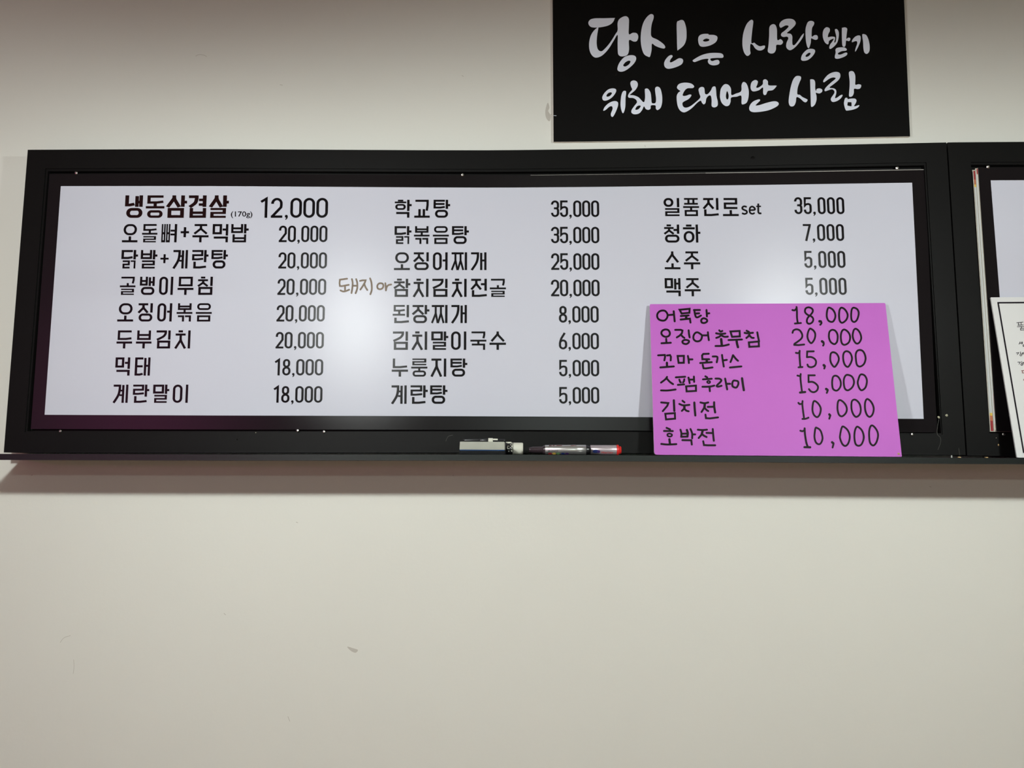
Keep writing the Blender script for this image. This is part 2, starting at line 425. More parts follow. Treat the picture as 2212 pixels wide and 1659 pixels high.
    def digit(s, d):
        h = s.tx()/2; v = s.ty()/2
        arc = lambda cx, cy, rx, ry, a0, a1, n=12: [(cx+rx*math.cos(math.radians(a0+(a1-a0)*i/n)), cy+ry*math.sin(math.radians(a0+(a1-a0)*i/n))) for i in range(n+1)]
        rx = .5-h; ry = rx*s.w/s.H
        if d == '0': s.ring((0, 0, 1, 1))
        elif d == '1': s.st([(.05, .20), (.62, .045), (.62, .3)]); s.st([(.62, .0), (.62, 1)])
        elif d == '2': s.st([(h, .30)]+arc(.5, v+ry, rx, ry, 180, 360)+[(1-h, .36), (.86, .47), (h*1.05, 1-v*1.2)]); s.st([(0, 1-v), (1, 1-v)])
        elif d == '3':
            s.st([(h, .25)]+arc(.5, v+ry, rx, ry, 180, 360)+[(1-h, .36)]+arc(.62, .37, .38-h, .105, 0, 90, 6)+[(.36, .475)])
            s.st([(.36, .475), (.60, .475)]+arc(.60, .60, .40-h, .125, -90, 0, 6)+arc(.5, 1-v-ry, rx, ry, 0, 180)+[(h, .74)])
        elif d == '5': s.st([(.95, v), (h*1.2, v), (h, .50), (.28, .425), (.55, .40)]+arc(.55, .53, .45-h, .13, -90, 0, 6)+arc(.5, 1-v-ry, rx, ry, 0, 180)+[(h, .73)])
        elif d == '6':
            s.st([(.72, 0), (.30, .34), (h+.02, .56)]); s.ring((0, .40, 1, 1))
        elif d == '7': s.st([(0, v), (1-h, v), (1-h*1.2, .14), (.34, 1)])
        elif d == '8': s.ring((.06, 0, .94, .52)); s.ring((0, .46, 1, 1))
def price(pen, txt, x0, y0, x1, y1, T=.135):
    adv = []; pos = 0
    for i, c in enumerate(txt):
        wd = .42 if c == ',' else (.80 if c == '1' else 1.0)
        adv.append((c, pos, wd)); pos += wd+(.075 if c != ',' else .10)
    tot = pos-.075; u = (x1-x0)/tot
    for c, p, wd in adv:
        a = x0+p*u; b = a+wd*u
        if c == ',':
            m_ = (a+b)/2; t = T*(y1-y0)*1.1
            pen.add([(m_+t*.52*math.cos(q*math.pi/6), y1-t*.5+t*.52*math.sin(q*math.pi/6)) for q in range(12)], [tuple(range(12))])
            pen.add([(m_+t*.52, y1-t*.45), (m_+t*.40, y1+t*.15), (m_-t*.18, y1+t*.72), (m_-t*.42, y1+t*.52), (m_-t*.0, y1+t*.0), (m_-t*.2, y1-t*.5)], [tuple(range(6))])
        else: Glyph(pen, a, y0, b, y1, T).digit(c)
TXT = [  # rows: (y0,y1,[(char,x0,x1)...]) measured on the board
 (484,523.5,[('오',263.3,298.8),('돌',306,341),('뼈',348,383),('주',415,451.6),('먹',458.3,493.5),('밥',498.5,537.6)],('+',389.8,490.7,408.8,512.5),('20,000',602,487.4,707.6,523)),
 (540,580,[('닭',261,298.8),('발',302.8,340.6),('계',372.4,406.5),('란',414,451),('탕',455.7,492.8)],('+',346,549,364.7,568.5),('20,000',601,545,706.6,580)),
 (597.7,637,[('골',258,293.7),('뱅',301,335),('이',343,374.7),('무',383,419),('침',425,460)],None,('20,000',599,602,705,637)),
 (655,694.6,[('오',253,289.4),('징',296,330.5),('어',339,372.4),('볶',380.7,416.5),('음',422.2,458.3)],None,('20,000',597,659,702,694.6)),
 (713.7,752.8,[('두',251,286.7),('부',293,328.5),('김',336,369),('치',376.4,412)],None,('20,000',595,717,700,752.8)),
 (772,811.4,[('먹',248,281.7),('태',290.4,325.5)],None,('18,000',593,775.6,698.5,811)),
 (830.8,870.2,[('계',243,277.7),('란',286,323),('말',329.5,366.3),('이',372.4,407)],None,('18,000',590.5,834,697,870)),
 (431.5,470.3,[('학',852.5,889.5),('교',894.7,928.6),('탕',936.4,972.6)],None,('35,000',1190,433,1294.6,468.8)),
 (488.5,527,[('닭',852,889),('볶',894,928),('음',935,969.7),('탕',976.3,1013)],None,('35,000',1190,490,1294.8,525.5)),
 (545,583.4,[('오',851,885.8),('징',891.8,926.3),('어',935,967),('찌',974.3,1009),('개',1016.8,1051)],None,('25,000',1190.3,547,1295,583)),
 (602.2,641.3,[('참',849,886.6),('치',891.5,925.7),('김',933,966.8),('치',975,1008),('전',1016,1051.6),('골',1058,1093)],None,('20,000',1190,604,1295.5,640)),
 (658.8,697.9,[('된',848,883.7),('장',889,927.7),('찌',931.5,966.8),('개',974.3,1008.7)],None,('8,000',1207,661,1293.5,697)),
 (716,755.7,[('김',847.6,881.4),('치',888.7,922.8),('말',931.5,968.5),('이',974.3,1007.3),('국',1016,1050.7),('수',1057.3,1093)],None,('6,000',1207,719,1294,754.7)),
 (774.5,813.6,[('누',846,881.7),('룽',888,923.4),('지',930,964),('탕',972.9,1009.6)],None,('5,000',1207.5,777.4,1294.5,813)),
 (832.4,872.3,[('계',844.7,878.8),('란',886.6,924.2),('탕',929,966.8)],None,('5,000',1207.5,836,1294.8,872)),
 (427.7,466.8,[('일',1433,1468),('품',1475,1510.7),('진',1517,1552.7),('로',1560.5,1596)],None,('35,000',1715,426,1824.7,462.6)),
 (485,524,[('청',1432.6,1468),('하',1475,1513.6)],None,('7,000',1734,484,1824,520.5)),
 (543,581.7,[('소',1435,1470),('주',1476.6,1513)],None,('5,000',1736.4,542,1827,578.8)),
 (600.8,640,[('맥',1435.5,1470.8),('주',1478.3,1514)],None,('5,000',1738.7,600,1829.6,637)),
]

# ================================================================== the room
def struct(name, v, f, m): return tag(link(name, v, f, m), kind='structure')
struct('wall_back', *box(-5, 5, 0.0, 0.12, 0, CEIL), 'wall')
struct('wall_left', *box(-5.1, -5, -7, 0.0, 0, CEIL), 'side')
struct('wall_right', *box(5, 5.1, -7, 0.0, 0, CEIL), 'side')
struct('wall_front', *box(-5, 5, -7.1, -7, 0, CEIL), 'side')
struct('floor', *box(-5.1, 5.1, -7.1, 0.12, -0.1, 0), 'floor')
struct('ceiling', *box(-5.1, 5.1, -7.1, 0.12, CEIL, CEIL+0.1), 'ceil')

for x, y, z, e in PEND:
    t = thing('pendant_lamp', (x, y, CEIL), 'dark metal shaded pendant lamp hanging over the table beside the photographer, '+('left' if x < 0 else 'right')+' one', 'lamp')
    def rev(prof, name, m, seg=40):
        V = []; F = []
        for r_, h_ in prof:
            for k in range(seg): a = 6.28318*k/seg; V.append((x+r_*math.cos(a), y+r_*math.sin(a), z+h_))
        for i in range(len(prof)-1):
            for k in range(seg): F.append((i*seg+k, i*seg+(k+1) % seg, (i+1)*seg+(k+1) % seg, (i+1)*seg+k))
        return link(name, V, F, m, t, True)
    rev([(.15, .0395), (.149, .046), (.10, .068), (.045, .082), (.018, .108), (.012, .112)], 'shade', 'lampmetal')
    rev([(.004, .108), (.004, CEIL-z)], 'cord', 'lampmetal', 8)
    rev([(.05, CEIL-z-.02), (.05, CEIL-z-.0002), (.002, CEIL-z-.0002)], 'ceiling_rose', 'lampmetal', 16)

# ================================================================== board frames
FP = vplane(FRAME_Y)
def frame_unit(name, o, i, label, bo=5.5):
    """o, i: outer and inner pixel corners TL,TR,BR,BL of the front face"""
    e = thing(name, tuple(WALL.hit((o[0][0]+o[1][0])/2, o[2][1])), label, 'menu board')
    D = 0.047-0.0002
    strip_slab(hedge(o[0], o[1]), hedge(i[0], i[1]), D, FP, 'top_rail', 'frame', e)
    strip_slab(hedge(i[3], i[2]), hedge(o[3], o[2]), D, FP, 'bottom_rail', 'frame', e)
    def side(a, b, c, d, nm):
        strip_slab([a, b], [d, c], D, FP, nm, 'frame', e)
    side(o[0], i[0], i[3], o[3], 'left_stile')
    side(i[1], o[1], o[2], i[2], 'right_stile')
    # stepped inner bead, a little behind the face
    bp = vplane(FRAME_Y+0.0022)
    c = [(i[0][0]+bo, i[0][1]+6), (i[1][0]-4.5, i[1][1]+6.5), (i[2][0]-3, i[2][1]-2.5), (i[3][0]+bo, i[3][1]-2)]
    j = [(i[0][0]-1, i[0][1]-1), (i[1][0]+1, i[1][1]-1), (i[2][0]+1, i[2][1]+1), (i[3][0]-1, i[3][1]+1)]
    strip_slab(hedge(j[0], j[1]), hedge(c[0], c[1]), 0.02, bp, 'inner_bead', 'frame', e)
    strip_slab(hedge(c[3], c[2]), hedge(j[3], j[2]), 0.02, bp, 'inner_bead', 'frame', e)
    strip_slab([j[0], c[0]], [j[3], c[3]], 0.02, bp, 'inner_bead', 'frame', e)
    strip_slab([c[1], j[1]], [c[2], j[2]], 0.02, bp, 'inner_bead', 'frame', e)
    strip_slab(hedge((j[0][0]-8, j[0][1]-8), (j[1][0]+8, j[1][1]-8)), hedge((j[3][0]-8, j[3][1]+8), (j[2][0]+8, j[2][1]+8)), 0.006, vplane(PANEL_Y+0.008), 'back_board', 'frame', e)
    return e
fr = frame_unit('menu_board', [(60,323.5),(2044,307.7),(2086,983),(8,977.5)], [(98,364),(2001,350.5),(2036,938.5),(53.5,933.5)],
    'long white price board in a wide black wooden frame, three columns of dishes')
fr2 = frame_unit('menu_board', [(2047,307.7),(2420,304),(2462,989),(2089.5,984)], [(2097,350),(2380,348),(2420,941),(2137,937.5)],
    'black-framed white board joined on the right, cut off by the photo edge', 0.4)

# chalk ledge under both frames
LY = -0.132
def ledge():
    y1 = LY
    P = vplane(y1); xl = WALL.hit(44, 990).x
    top = hedge((-56, 980.1), (2440, 990.6), 40); bot = hedge((-56, 993.1), (2440, 1003.6), 40)
    V = []; F = []
    for t, b in zip(top, bot):
        a = P.hit(*t); c = P.hit(*b)
        V += [(a.x, y1, a.z), (a.x, -0.0004, a.z), (c.x, -0.0004, c.z), (c.x, y1, c.z)]
    n = len(top)
    for i in range(n-1):
        for k in range(4):
            F.append((4*i+k, 4*i+(k+1) % 4, 4*i+4+(k+1) % 4, 4*i+4+k))
    F += [(3, 2, 1, 0), tuple(4*(n-1)+k for k in range(4))]
    return tag(link('board_ledge', V, F, 'ledge'), 'long thin black ledge running under both framed boards', 'ledge')
ledge()
def ledge_z(px): # height of ledge top at image column px
    P = vplane(LY); t = (px+56)/2496.0
    y = 980.1+10.5*t
    return P.hit(px, y+sag(px, y)).z

# ================================================================== main menu board
PP = vplane(PANEL_Y)
mb = fr
strip_slab(hedge((106.5,376), (1997.5,366)), hedge((66.5,926.5), (2024,934)), 0.004, PP, 'panel', 'border', mb, edge='edgew')
PF = vplane(PANEL_Y-0.0003)
strip_slab(hedge((131.3,402), (1970.3,394.6)), hedge((96.3,896), (1995.3,904.8)), 0.0002, PF, 'white_field', 'field', mb, off=0.0)
for row in TXT:
    y0, y1, chars, plus, pr = row
    pen = Pen(PF)
    for ch, a, b in chars: Glyph(pen, a, y0, b, y1, .133).syl(ch)
    if plus: Glyph(pen, plus[1], plus[2], plus[3], plus[4], .24).plus()
    if chars[0][0] == '일':   # "set" after the dish name
        Z = lambda s_: [(1340+x/3.456, 380+y/3.456) for x, y in s_]
        pen.stroke(crom(Z([(944,232),(926,227),(912,234),(912,246),(926,254),(942,262),(944,276),(928,284),(908,278)]), False), 3.8)
        pen.stroke(crom(Z([(966,256),(1002,253),(1002,240),(986,229),(970,236),(965,256),(970,276),(988,283),(1003,275)]), False), 3.7)
        pen.stroke(crom(Z([(1030,206),(1030,262),(1034,276),(1044,280),(1053,277)]), False), 3.9); pen.stroke(Z([(1014,228),(1050,227)]), 3.0)
    pen.build('dish_name', 'ink', mb)
    pen = Pen(PF); price(pen, *pr); pen.build('price', 'ink', mb)
# bold first line, gone over with marker
pen = Pen(PF); pen2 = Pen(PF)
for ch, a, b in [('냉',268.7,309.5),('동',313.8,356.3),('삼',357.3,404.8),('겹',405.5,446.6),('살',450,495)]:
    G = Glyph(pen2, a, 422, b, 470.6, .150); G.KX = 1.12; G.KY = .82; G.syl(ch)
price(pen, '12,000', 562, 427.5, 709, 470.5, .135)
def small_text(pen, body, x0, y0, x1, y1):
    cu = bpy.data.curves.new('t', 'FONT'); cu.body = body; cu.resolution_u = 3; cu.offset = .012 if body[0] == '(' else 0.0
    o = bpy.data.objects.new('t', cu); COL.objects.link(o)
    dg = bpy.context.evaluated_depsgraph_get(); me = o.evaluated_get(dg).to_mesh()
    vs = [v.co.copy() for v in me.vertices]; fs = [tuple(p.vertices) for p in me.polygons]
    o.evaluated_get(dg).to_mesh_clear(); bpy.data.objects.remove(o); bpy.data.curves.remove(cu)
    ax = min(v.x for v in vs); bx = max(v.x for v in vs); ay = min(v.y for v in vs); by = max(v.y for v in vs)
    return [(x0+(v.x-ax)/(bx-ax)*(x1-x0), y1-(v.y-ay)/(by-ay)*(y1-y0)) for v in vs], fs
pen.build('price', 'ink', mb); pen = Pen(PF)
p_, f_ = small_text(pen, '(170g)', 498.7, 456.5, 545.2, 471.5); pen.add(p_, f_)
pen2.build('dish_name', 'inkred', mb)['label'] = 'first dish name, boldened by hand with dark marker'
pen.build('weight_note', 'ink', mb)

def hand(pen, org, sc, wd, text, smooth=True, cap='round'):
    for l in text.strip().split('\n'):
        for part in l.split('|'):
            part = part.strip()
            if not part: continue
            cl = part.endswith('z'); sharp = part.startswith('s'); part = part.strip('zs ')
            ws = wd
            if part.startswith('w'): a, part = part[1:].split(' ', 1); ws = float(a)
            p = [(org[0]+x/sc, org[1]+y/sc) for x, y in parse(part)]
            if not sharp and len(p) > 2: p = crom(p, cl, 4)
            pen.stroke(p, ws, cl, cap)
            if sharp:   # round the joints
                for q in p[1:-1]: pen.add([(q[0]+ws/2*math.cos(t*math.pi/5), q[1]+ws/2*math.sin(t*math.pi/5)) for t in range(10)], [tuple(range(10))])
pen = Pen(PF)
hand(pen, (720,590), 15.8, 3.8, '''
220,225 470,190 | s225,235 212,340 225,440 290,445 525,400 | 400,455 400,590 | 245,590 330,625 420,615 540,565
635,205 660,330 650,500 620,680 | 780,205 815,330 815,520 760,685 | 680,430 800,430
s910,265 1000,245 1100,245 1080,310 1000,450 925,560 | 1060,380 1100,480 1160,575 | 1255,180 1300,320 1315,520 1300,620 1265,720
1600,345 1680,360 1710,430 1680,510 1600,550 1520,520 1500,440 1540,370z | 1775,345 1785,430 1795,590 | 1795,590 1820,480 1880,410 1975,388''')
pen.build('marker_note', 'tanink', mb)['label'] = 'faded brown marker note between the first two columns'

def screw(px, py, plane, parent, r=0.0034, m='steel'):
    c = plane.hit(px, py); V = []; F = []; seg = 10
    prof = [(1.0, 0), (.92, .35), (.6, .62), (.25, .7), (.22, .5)]
    for rr, h in prof:
        for k in range(seg):
            a = 2*math.pi*k/seg; V.append((c.x+r*rr*math.cos(a), c.y-r*h, c.z+r*rr*math.sin(a)))
    for i in range(len(prof)-1):
        for k in range(seg): F.append((i*seg+k, i*seg+(k+1) % seg, (i+1)*seg+(k+1) % seg, (i+1)*seg+k))
    F.append(tuple((len(prof)-1)*seg+k for k in range(seg)))
    return link('screw', V, F, m, parent)
for x, y in ((165,373.6),(999,377.5),(1938,363)): screw(x, y, vplane(FRAME_Y+0.004), fr)
for x, y in ((130.5,931.5),(643,930.5),(700,933),(1970,938.5)): screw(x, y, FP, fr, 0.0030)
screw(2134,360.5,vplane(FRAME_Y+0.004), fr2); screw(2168,938.5,FP, fr2, .0030)
def blob(name, px, py, r, m, parent, plane, ar=1.0):
    c = plane.hit(px, py); V = [(c.x, c.y-r*.5, c.z)]; F = []
    for k in range(9):
        a = 2*math.pi*k/9; q = random.uniform(.8, 1.15); V.append((c.x+r*q*ar*math.cos(a), c.y+.0001, c.z+r*q*math.sin(a)))
    F = [(0, 1+k, 1+(k+1) % 9) for k in range(9)]
    return link(name, V, F, m, parent)
blob('glue_dot', 2045, 897.3, .0026, 'glue', fr, FP, 1.1); blob('glue_dot', 2028, 901.3, .0024, 'glue', fr, FP, .9)
blob('glue_dot', 2157, 961.5, .0020, 'tan', fr2, FP, .7); blob('glue_dot', 2152, 946, .0009, 'glue', fr2, FP)
blob('glue_dot', 552.5, 934.6, .0009, 'glue', fr, FP)
blob('chip', 1626, 341, .0030, 'sign', fr, FP, 1.5); blob('chip', 512.5, 949, .0022, 'sign', fr, FP, .7)
pen = Pen(FP, .0001)   # hair-fine scratches on the frame
for q in ([(2028,905),(2024,935),(2031,945),(2032,955),(2026,972)], [(2071,968),(2073,984)], [(963,953),(968,943),(978,940)]):
    pen = Pen(FP, .0001); pen.stroke(crom(q, False), .6); pen.build('scratch', 'hair', fr)
# pale upper edge of the main panel, whole edge thin, pale strip drawn wider towards the right
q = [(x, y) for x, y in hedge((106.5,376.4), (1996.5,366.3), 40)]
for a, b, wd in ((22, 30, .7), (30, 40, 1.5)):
    pen = Pen(PP, .0003); pen.stroke(q[a:b+1], wd); pen.build('pale_edge', 'lip', mb)
for x in (2130.5, 2071.5):
    z = ledge_z(x); c = vplane(-0.125).hit(x, 985); v, f = box(c.x-.002, c.x+.002, -0.127, -0.1235, z, z+.0016)
    tag(link('crumb', v, f, 'tan'), 'tiny tan crumb on the ledge under the right-hand frame' if x > 2100 else 'tiny tan crumb on the ledge left of the frame joint', 'crumb')

# ================================================================== right-hand board: panel, and older boards behind it
def side_board(name, tl, bl, tr, br, y, m, label, edge='sheet', th=.0012):
    pl = vplane(y); e = thing(name, tuple(pl.hit(*bl)), label, 'menu board')
    strip_slab(hedge(tl, tr, 6), hedge(bl, br, 6), th, pl, 'panel', m, e, edge=edge); return e, pl
rb = fr2; strip_slab(hedge((2112.5,362.3), (2370,360.5), 6), hedge((2152,931.5), (2412,936), 6), .0012, vplane(PANEL_Y-.0018), 'panel', 'border', fr2, edge='sheet')
RF = vplane(PANEL_Y-0.0021)
strip_slab(hedge((2140,389.5), (2343,388), 6), hedge((2180,899.5), (2385,904), 6), .0002, RF, 'white_field', 'field', rb)
ob, OP = side_board('menu_board', (2106.7,363.6), (2147,929), (2340,361.5), (2380,935), PANEL_Y-0.0003, 'sheet',
    'cream-edged older board tucked just behind the right-hand board')
def band(pl, x0t, x1t, y0, y1, tl, bl, m, parent, name='colour_band'):
    f = lambda y: tl[0]+(bl[0]-tl[0])*(y-tl[1])/(bl[1]-tl[1])
    pen = Pen(pl, .0002); pen.add([(f(y0)+x0t, y0), (f(y0)+x1t, y0), (f(y1)+x1t, y1), (f(y1)+x0t, y1)], [(0,1,2,3)]); return pen.build(name, m, parent)
band(OP, 2.6, 6, 364.5, 376, (2106.7,363.6), (2147,929), 'red', ob); band(OP, 3.6, 5.8, 850, 924, (2106.7,363.6), (2147,929), 'red', ob)
band(OP, 0.8, 3.6, 377, 916, (2106.7,363.6), (2147,929), 'sheetw', ob, 'pale_margin')
ob2, OP2 = side_board('menu_board', (2100,367), (2138,932.5), (2330,365), (2372,935), PANEL_Y+0.0012, 'sheet',
    'rearmost older board with red orange and yellow corner bands')
TL, BL = (2100,367), (2138,932.5)
for y0, y1, m in ((369,388,'red'),(388,398.5,'orange'),(398.5,404,'yellow'),(404,892,'sheetw'),(892,898,'yellow'),(898,909,'orange'),(909,931,'red')):
    band(OP2, 2.6, 8, y0, y1, TL, BL, m, ob2)
pen = Pen(OP2, .0003); pen.stroke([(2100.6,371),(2138.2,931)], .7); pen.build('dark_margin', 'cardink', ob2)

# ================================================================== leaning boards on the ledge
def leaning(name, tl, tr, br, bl, yb, yt, th, m, edge, label, cat, rr=(3, 3, 2, 7)):
    zb = vplane(yb).hit((bl[0]+br[0])/2, (bl[1]+br[1])/2).z; zt = vplane(yt).hit((tl[0]+tr[0])/2, (tl[1]+tr[1])/2).z
    d = Vector((0, yt-yb, zt-zb)).normalized(); n = Vector((0, -d.z, d.y))
    pl = Plane((0, yb, zb), n); e = thing(name, tuple(pl.hit((bl[0]+br[0])/2, (bl[1]+br[1])/2)), label, cat)
    # rounded corners
    loop = []
    for (c, a, b), r in zip(((tl, bl, tr), (tr, tl, br), (br, tr, bl), (bl, br, tl)), rr):
        va = Vector(a)-Vector(c); vb = Vector(b)-Vector(c); va.normalize(); vb.normalize(); C = Vector(c)
        p0 = C+va*r; p2 = C+vb*r
        for k in range(5):
            t = k/4; loop.append(tuple(p0*(1-t)**2+C*2*t*(1-t)+p2*t*t))
    F = [pl.hit(*p) for p in loop]; B = [v-n*th for v in F]; k = len(F)
    fs = [tuple(range(k))[::-1], tuple(range(k, 2*k))]; ix = [0, 1]
    a, b, c = F[0], F[6], F[12]
    if (b-a).cross(c-a).dot(n) > 0: fs[0] = tuple(range(k))
    for i in range(k): j = (i+1) % k; fs.append((i, j, k+j, k+i)); ix.append(1)
    link('panel', F+B, fs, m, e, mats=[m, edge], idx=ix)
    return e, pl
pb, KP = leaning('price_board', (1403.5,657), (1912.5,654.5), (1948.3,986.8), (1413.5,982.3), -0.090, -0.0505, 0.004, 'pink', 'pinkedge',
    'orchid pink board with handwritten dishes and prices leaning on the ledge', 'price board')
HL = [((1410,655), 9.217, '''210,145 260,165 295,225 285,290 240,340 180,345 120,320 90,270 95,210 140,160z | 320,235 410,228 | 418,160 425,240 437,360
s535,130 735,112 730,190 575,205z | 560,255 715,242 | w5.5 668,255 665,310 | s555,325 740,308 752,385
820,135 940,135 | 828,140 840,210 860,270 895,280 960,245 | 850,205 925,200 | 1070,135 1080,262 | 1085,205 1125,200 | 1025,300 1075,325 1080,365 1030,393 980,385 965,345 985,310z'''),
 ((1410,655), 9.217, '''255,522 315,540 342,600 320,650 260,670 200,645 172,595 195,545z | 268,710 272,775 | 175,797 360,787
s448,530 560,530 592,545 580,600 530,650 480,680 | 560,625 595,665 630,690 | 715,540 722,610 735,680 | 655,730 715,745 718,780 670,812 610,800 590,765 615,738z
890,580 940,605 980,645 965,720 920,755 860,755 815,715 812,650 845,595z | 1000,640 1080,640 | 1098,578 1105,650 1118,735
1325,540 1350,565 1385,552 | 1262,598 1340,612 1445,603 | 1365,620 1330,665 1265,690 | 1375,645 1430,668 1495,665 | w5.4 1362,715 1375,830 | 1250,852 1400,848 1515,822
s1548,562 1730,552 1735,660 1580,668z | 1510,733 1775,722 | w5 1670,740 1680,810 1698,875
1870,548 1915,570 | 1830,590 1890,598 1995,588 | 1930,600 1910,650 1865,692 | 1930,645 1970,685 2010,690 | 2082,580 2100,680 2118,760 | s1915,780 2110,762 2115,858 1925,868z'''),
 ((1410,750), 9.217, '''s108,162 240,155 245,190 232,262 | s285,165 345,158 362,190 358,262 | w5 282,310 285,385 | 152,403 420,383
s495,175 620,172 618,310 515,312z | 700,175 712,240 720,315 | 728,243 790,243
s1115,130 1005,135 982,165 990,240 1125,240 | w5.5 1075,255 1078,295 | 945,315 1175,298 | s995,350 1012,420 1060,422 1190,403
1195,185 1265,185 1290,210 1275,300 | 1380,155 1395,270 1415,385 | 1415,262 1475,252
1598,160 1575,230 1548,295 | 1600,160 1650,225 1698,270 | 1537,405 1765,383'''),
 ((1410,750), 9.217, '''285,592 250,640 165,705 | 280,625 340,690 405,735 | 165,860 300,862 455,842
460,600 645,588 | 530,645 545,690 560,700 | 628,640 620,680 605,700 | 500,750 625,740 | 712,605 722,650 735,715 | 820,585 825,690 | 725,645 820,645 | s665,780 860,765 862,870 675,880z
1048,580 1085,602 | 1000,640 1175,628 | w3.4 1110,672 1140,682 1138,708 1110,715 1085,700 1088,680z | 990,788 1130,785 1225,765 | 1130,790 1138,875
1250,625 1330,628 1365,660 1340,700 1275,765 1300,785 1370,768 | 1442,625 1460,720 1482,840 | 1480,728 1540,728
1640,665 1695,680 1705,730 1675,795 1635,802 1590,775 1585,715 1605,670z | w5 1778,620 1795,740 1815,855'''),
 ((1410,855), 9.217, '''s168,132 310,145 290,200 200,305 | w4.8 420,90 430,300 | s250,358 440,345 445,455 265,470z
592,98 632,130 | 530,162 610,190 730,180 | w5.4 630,195 630,250 | 630,250 580,300 | 635,262 670,295 715,308 | w4.8 828,135 835,250 848,390
950,132 1030,148 1105,132 | w5.2 1038,155 1030,230 | 1030,230 972,322 | 1042,250 1075,285 1105,303 | 1095,220 1205,218 | w4.8 1222,130 1225,220 1243,330 | s1050,375 1060,445 1140,450 1300,430'''),
 ((1410,855), 9.217, '''275,638 345,668 | 225,700 400,702 | w3.8 335,752 380,770 375,800 340,812 300,798 295,765z | w5 332,865 342,950 | 170,958 300,970 470,962
552,675 570,740 568,815 | w4.8 680,680 698,740 690,805 | 580,755 690,752 | 565,815 695,812 | 752,662 785,750 785,845 | 795,768 845,768 | s590,882 768,885 778,970
898,675 990,682 1080,675 | w5.2 995,690 975,770 | 975,770 915,840 | 985,765 1030,800 1072,820 | 1070,738 1185,742 | 1195,662 1205,780 1217,895 | s1005,905 1020,980 1100,985 1245,985''')]
HR = [((1690,650), '''282,120 290,200 292,340 308,440 | 200,182 245,188 275,155 | 250,450 370,440 | 530,128 595,160 605,215 560,280 510,330 488,390 500,440 545,455 600,420 615,360 580,310 500,275 452,220 465,150z | w5.6 740,405 765,410 | 770,415 780,440 755,475
940,135 1000,170 1045,240 1055,320 1020,400 975,418 915,390 885,310 890,210 910,145z | 1185,135 1240,165 1285,230 1300,300 1270,380 1195,435 1145,400 1130,310 1135,200 1155,150z | 1425,135 1490,165 1520,230 1510,310 1480,385 1430,420 1385,390 1370,310 1375,210 1390,155z'''),
 ((1690,650), '''203,635 220,590 280,565 350,590 395,670 385,740 320,800 240,855 | s235,875 320,880 435,868 | 560,552 620,590 655,660 640,760 580,840 530,800 500,720 510,630 535,570z | w5.6 790,805 815,825 | 822,835 825,860 812,890
1000,575 1060,600 1100,680 1095,790 1070,840 1030,860 965,820 930,740 930,650 950,600z | 1235,570 1290,600 1335,660 1350,740 1320,830 1240,875 1185,840 1165,740 1170,650 1195,590z | 1465,555 1515,590 1555,660 1570,750 1530,830 1475,848 1425,790 1400,700 1410,620 1430,570z'''),
 ((1690,750), '''345,72 342,180 358,385 | 270,112 310,118 340,100 | 322,400 400,395 | s625,82 495,85 490,200 | 490,200 570,195 640,230 672,290 650,365 580,398 520,385 500,345 | w5.6 825,358 843,375 | 848,385 835,425
1020,100 1080,130 1120,200 1120,270 1080,350 1035,393 985,340 955,260 958,160 975,115z | 1285,80 1345,110 1380,180 1385,250 1350,340 1300,393 1245,350 1215,260 1212,160 1235,100z | 1550,55 1610,85 1650,170 1655,250 1620,340 1545,385 1485,350 1465,240 1462,140 1490,75z'''),
 ((1690,750), '''365,535 362,640 390,880 | 300,565 345,575 | w4.8 352,903 455,892 | s645,560 520,560 522,695 | 522,695 600,690 670,730 710,790 690,860 630,895 570,880 530,835 | w5.6 873,832 898,850 | 905,860 885,910
1065,568 1120,600 1160,680 1160,770 1120,840 1070,865 1010,830 992,740 995,650 1015,585z | 1300,550 1380,580 1420,650 1425,720 1390,800 1310,858 1250,830 1225,740 1225,640 1255,570z | 1580,540 1640,565 1680,640 1680,720 1650,810 1580,858 1530,810 1500,710 1520,620 1545,560z'''),
 ((1690,855), '''402,105 400,200 430,430 | 320,140 345,165 375,160 | 400,460 460,458 520,435 | 650,105 710,150 755,220 765,290 740,380 690,425 630,380 600,290 605,190 620,120z | w5.2 935,370 952,390 | 955,395 935,455
1150,85 1210,120 1265,190 1285,270 1260,350 1190,408 1130,380 1100,280 1100,170 1115,105z | 1440,75 1500,110 1545,180 1562,280 1540,370 1475,420 1420,380 1380,280 1375,170 1390,100z | 1700,65 1760,110 1805,190 1820,270 1795,370 1740,420 1685,380 1650,280 1645,160 1665,85z'''),
 ((1690,855), '''w4.4 443,648 450,760 475,920 500,1000 | 358,695 400,705 430,690 | w4.8 440,1022 555,1025 | 690,640 750,680 785,760 800,850 775,930 730,965 670,930 640,830 645,730 662,640z | w5.2 990,925 1015,945 | 1020,955 1000,1030
1215,612 1290,670 1335,760 1340,850 1310,950 1255,998 1195,960 1150,850 1150,780 1180,640z | 1500,615 1570,670 1610,750 1620,850 1580,960 1520,995 1460,960 1435,840 1440,720 1465,640z | 1795,592 1850,640 1895,720 1905,810 1870,930 1810,990 1750,940 1730,830 1730,700 1755,610z''')]
for (org, sc, t), (org2, t2) in zip(HL, HR):
    pen = Pen(KP); hand(pen, org, sc, 4.3, t); pen.build('dish_name', 'pen', pb); pen = Pen(KP); hand(pen, org2, 9.217, 4.1, t2); pen.build('price', 'pen', pb)
blob('stain', 1941.5, 980.5, .0020, 'tan', pb, Plane(KP.p+KP.n*.0003, KP.n))

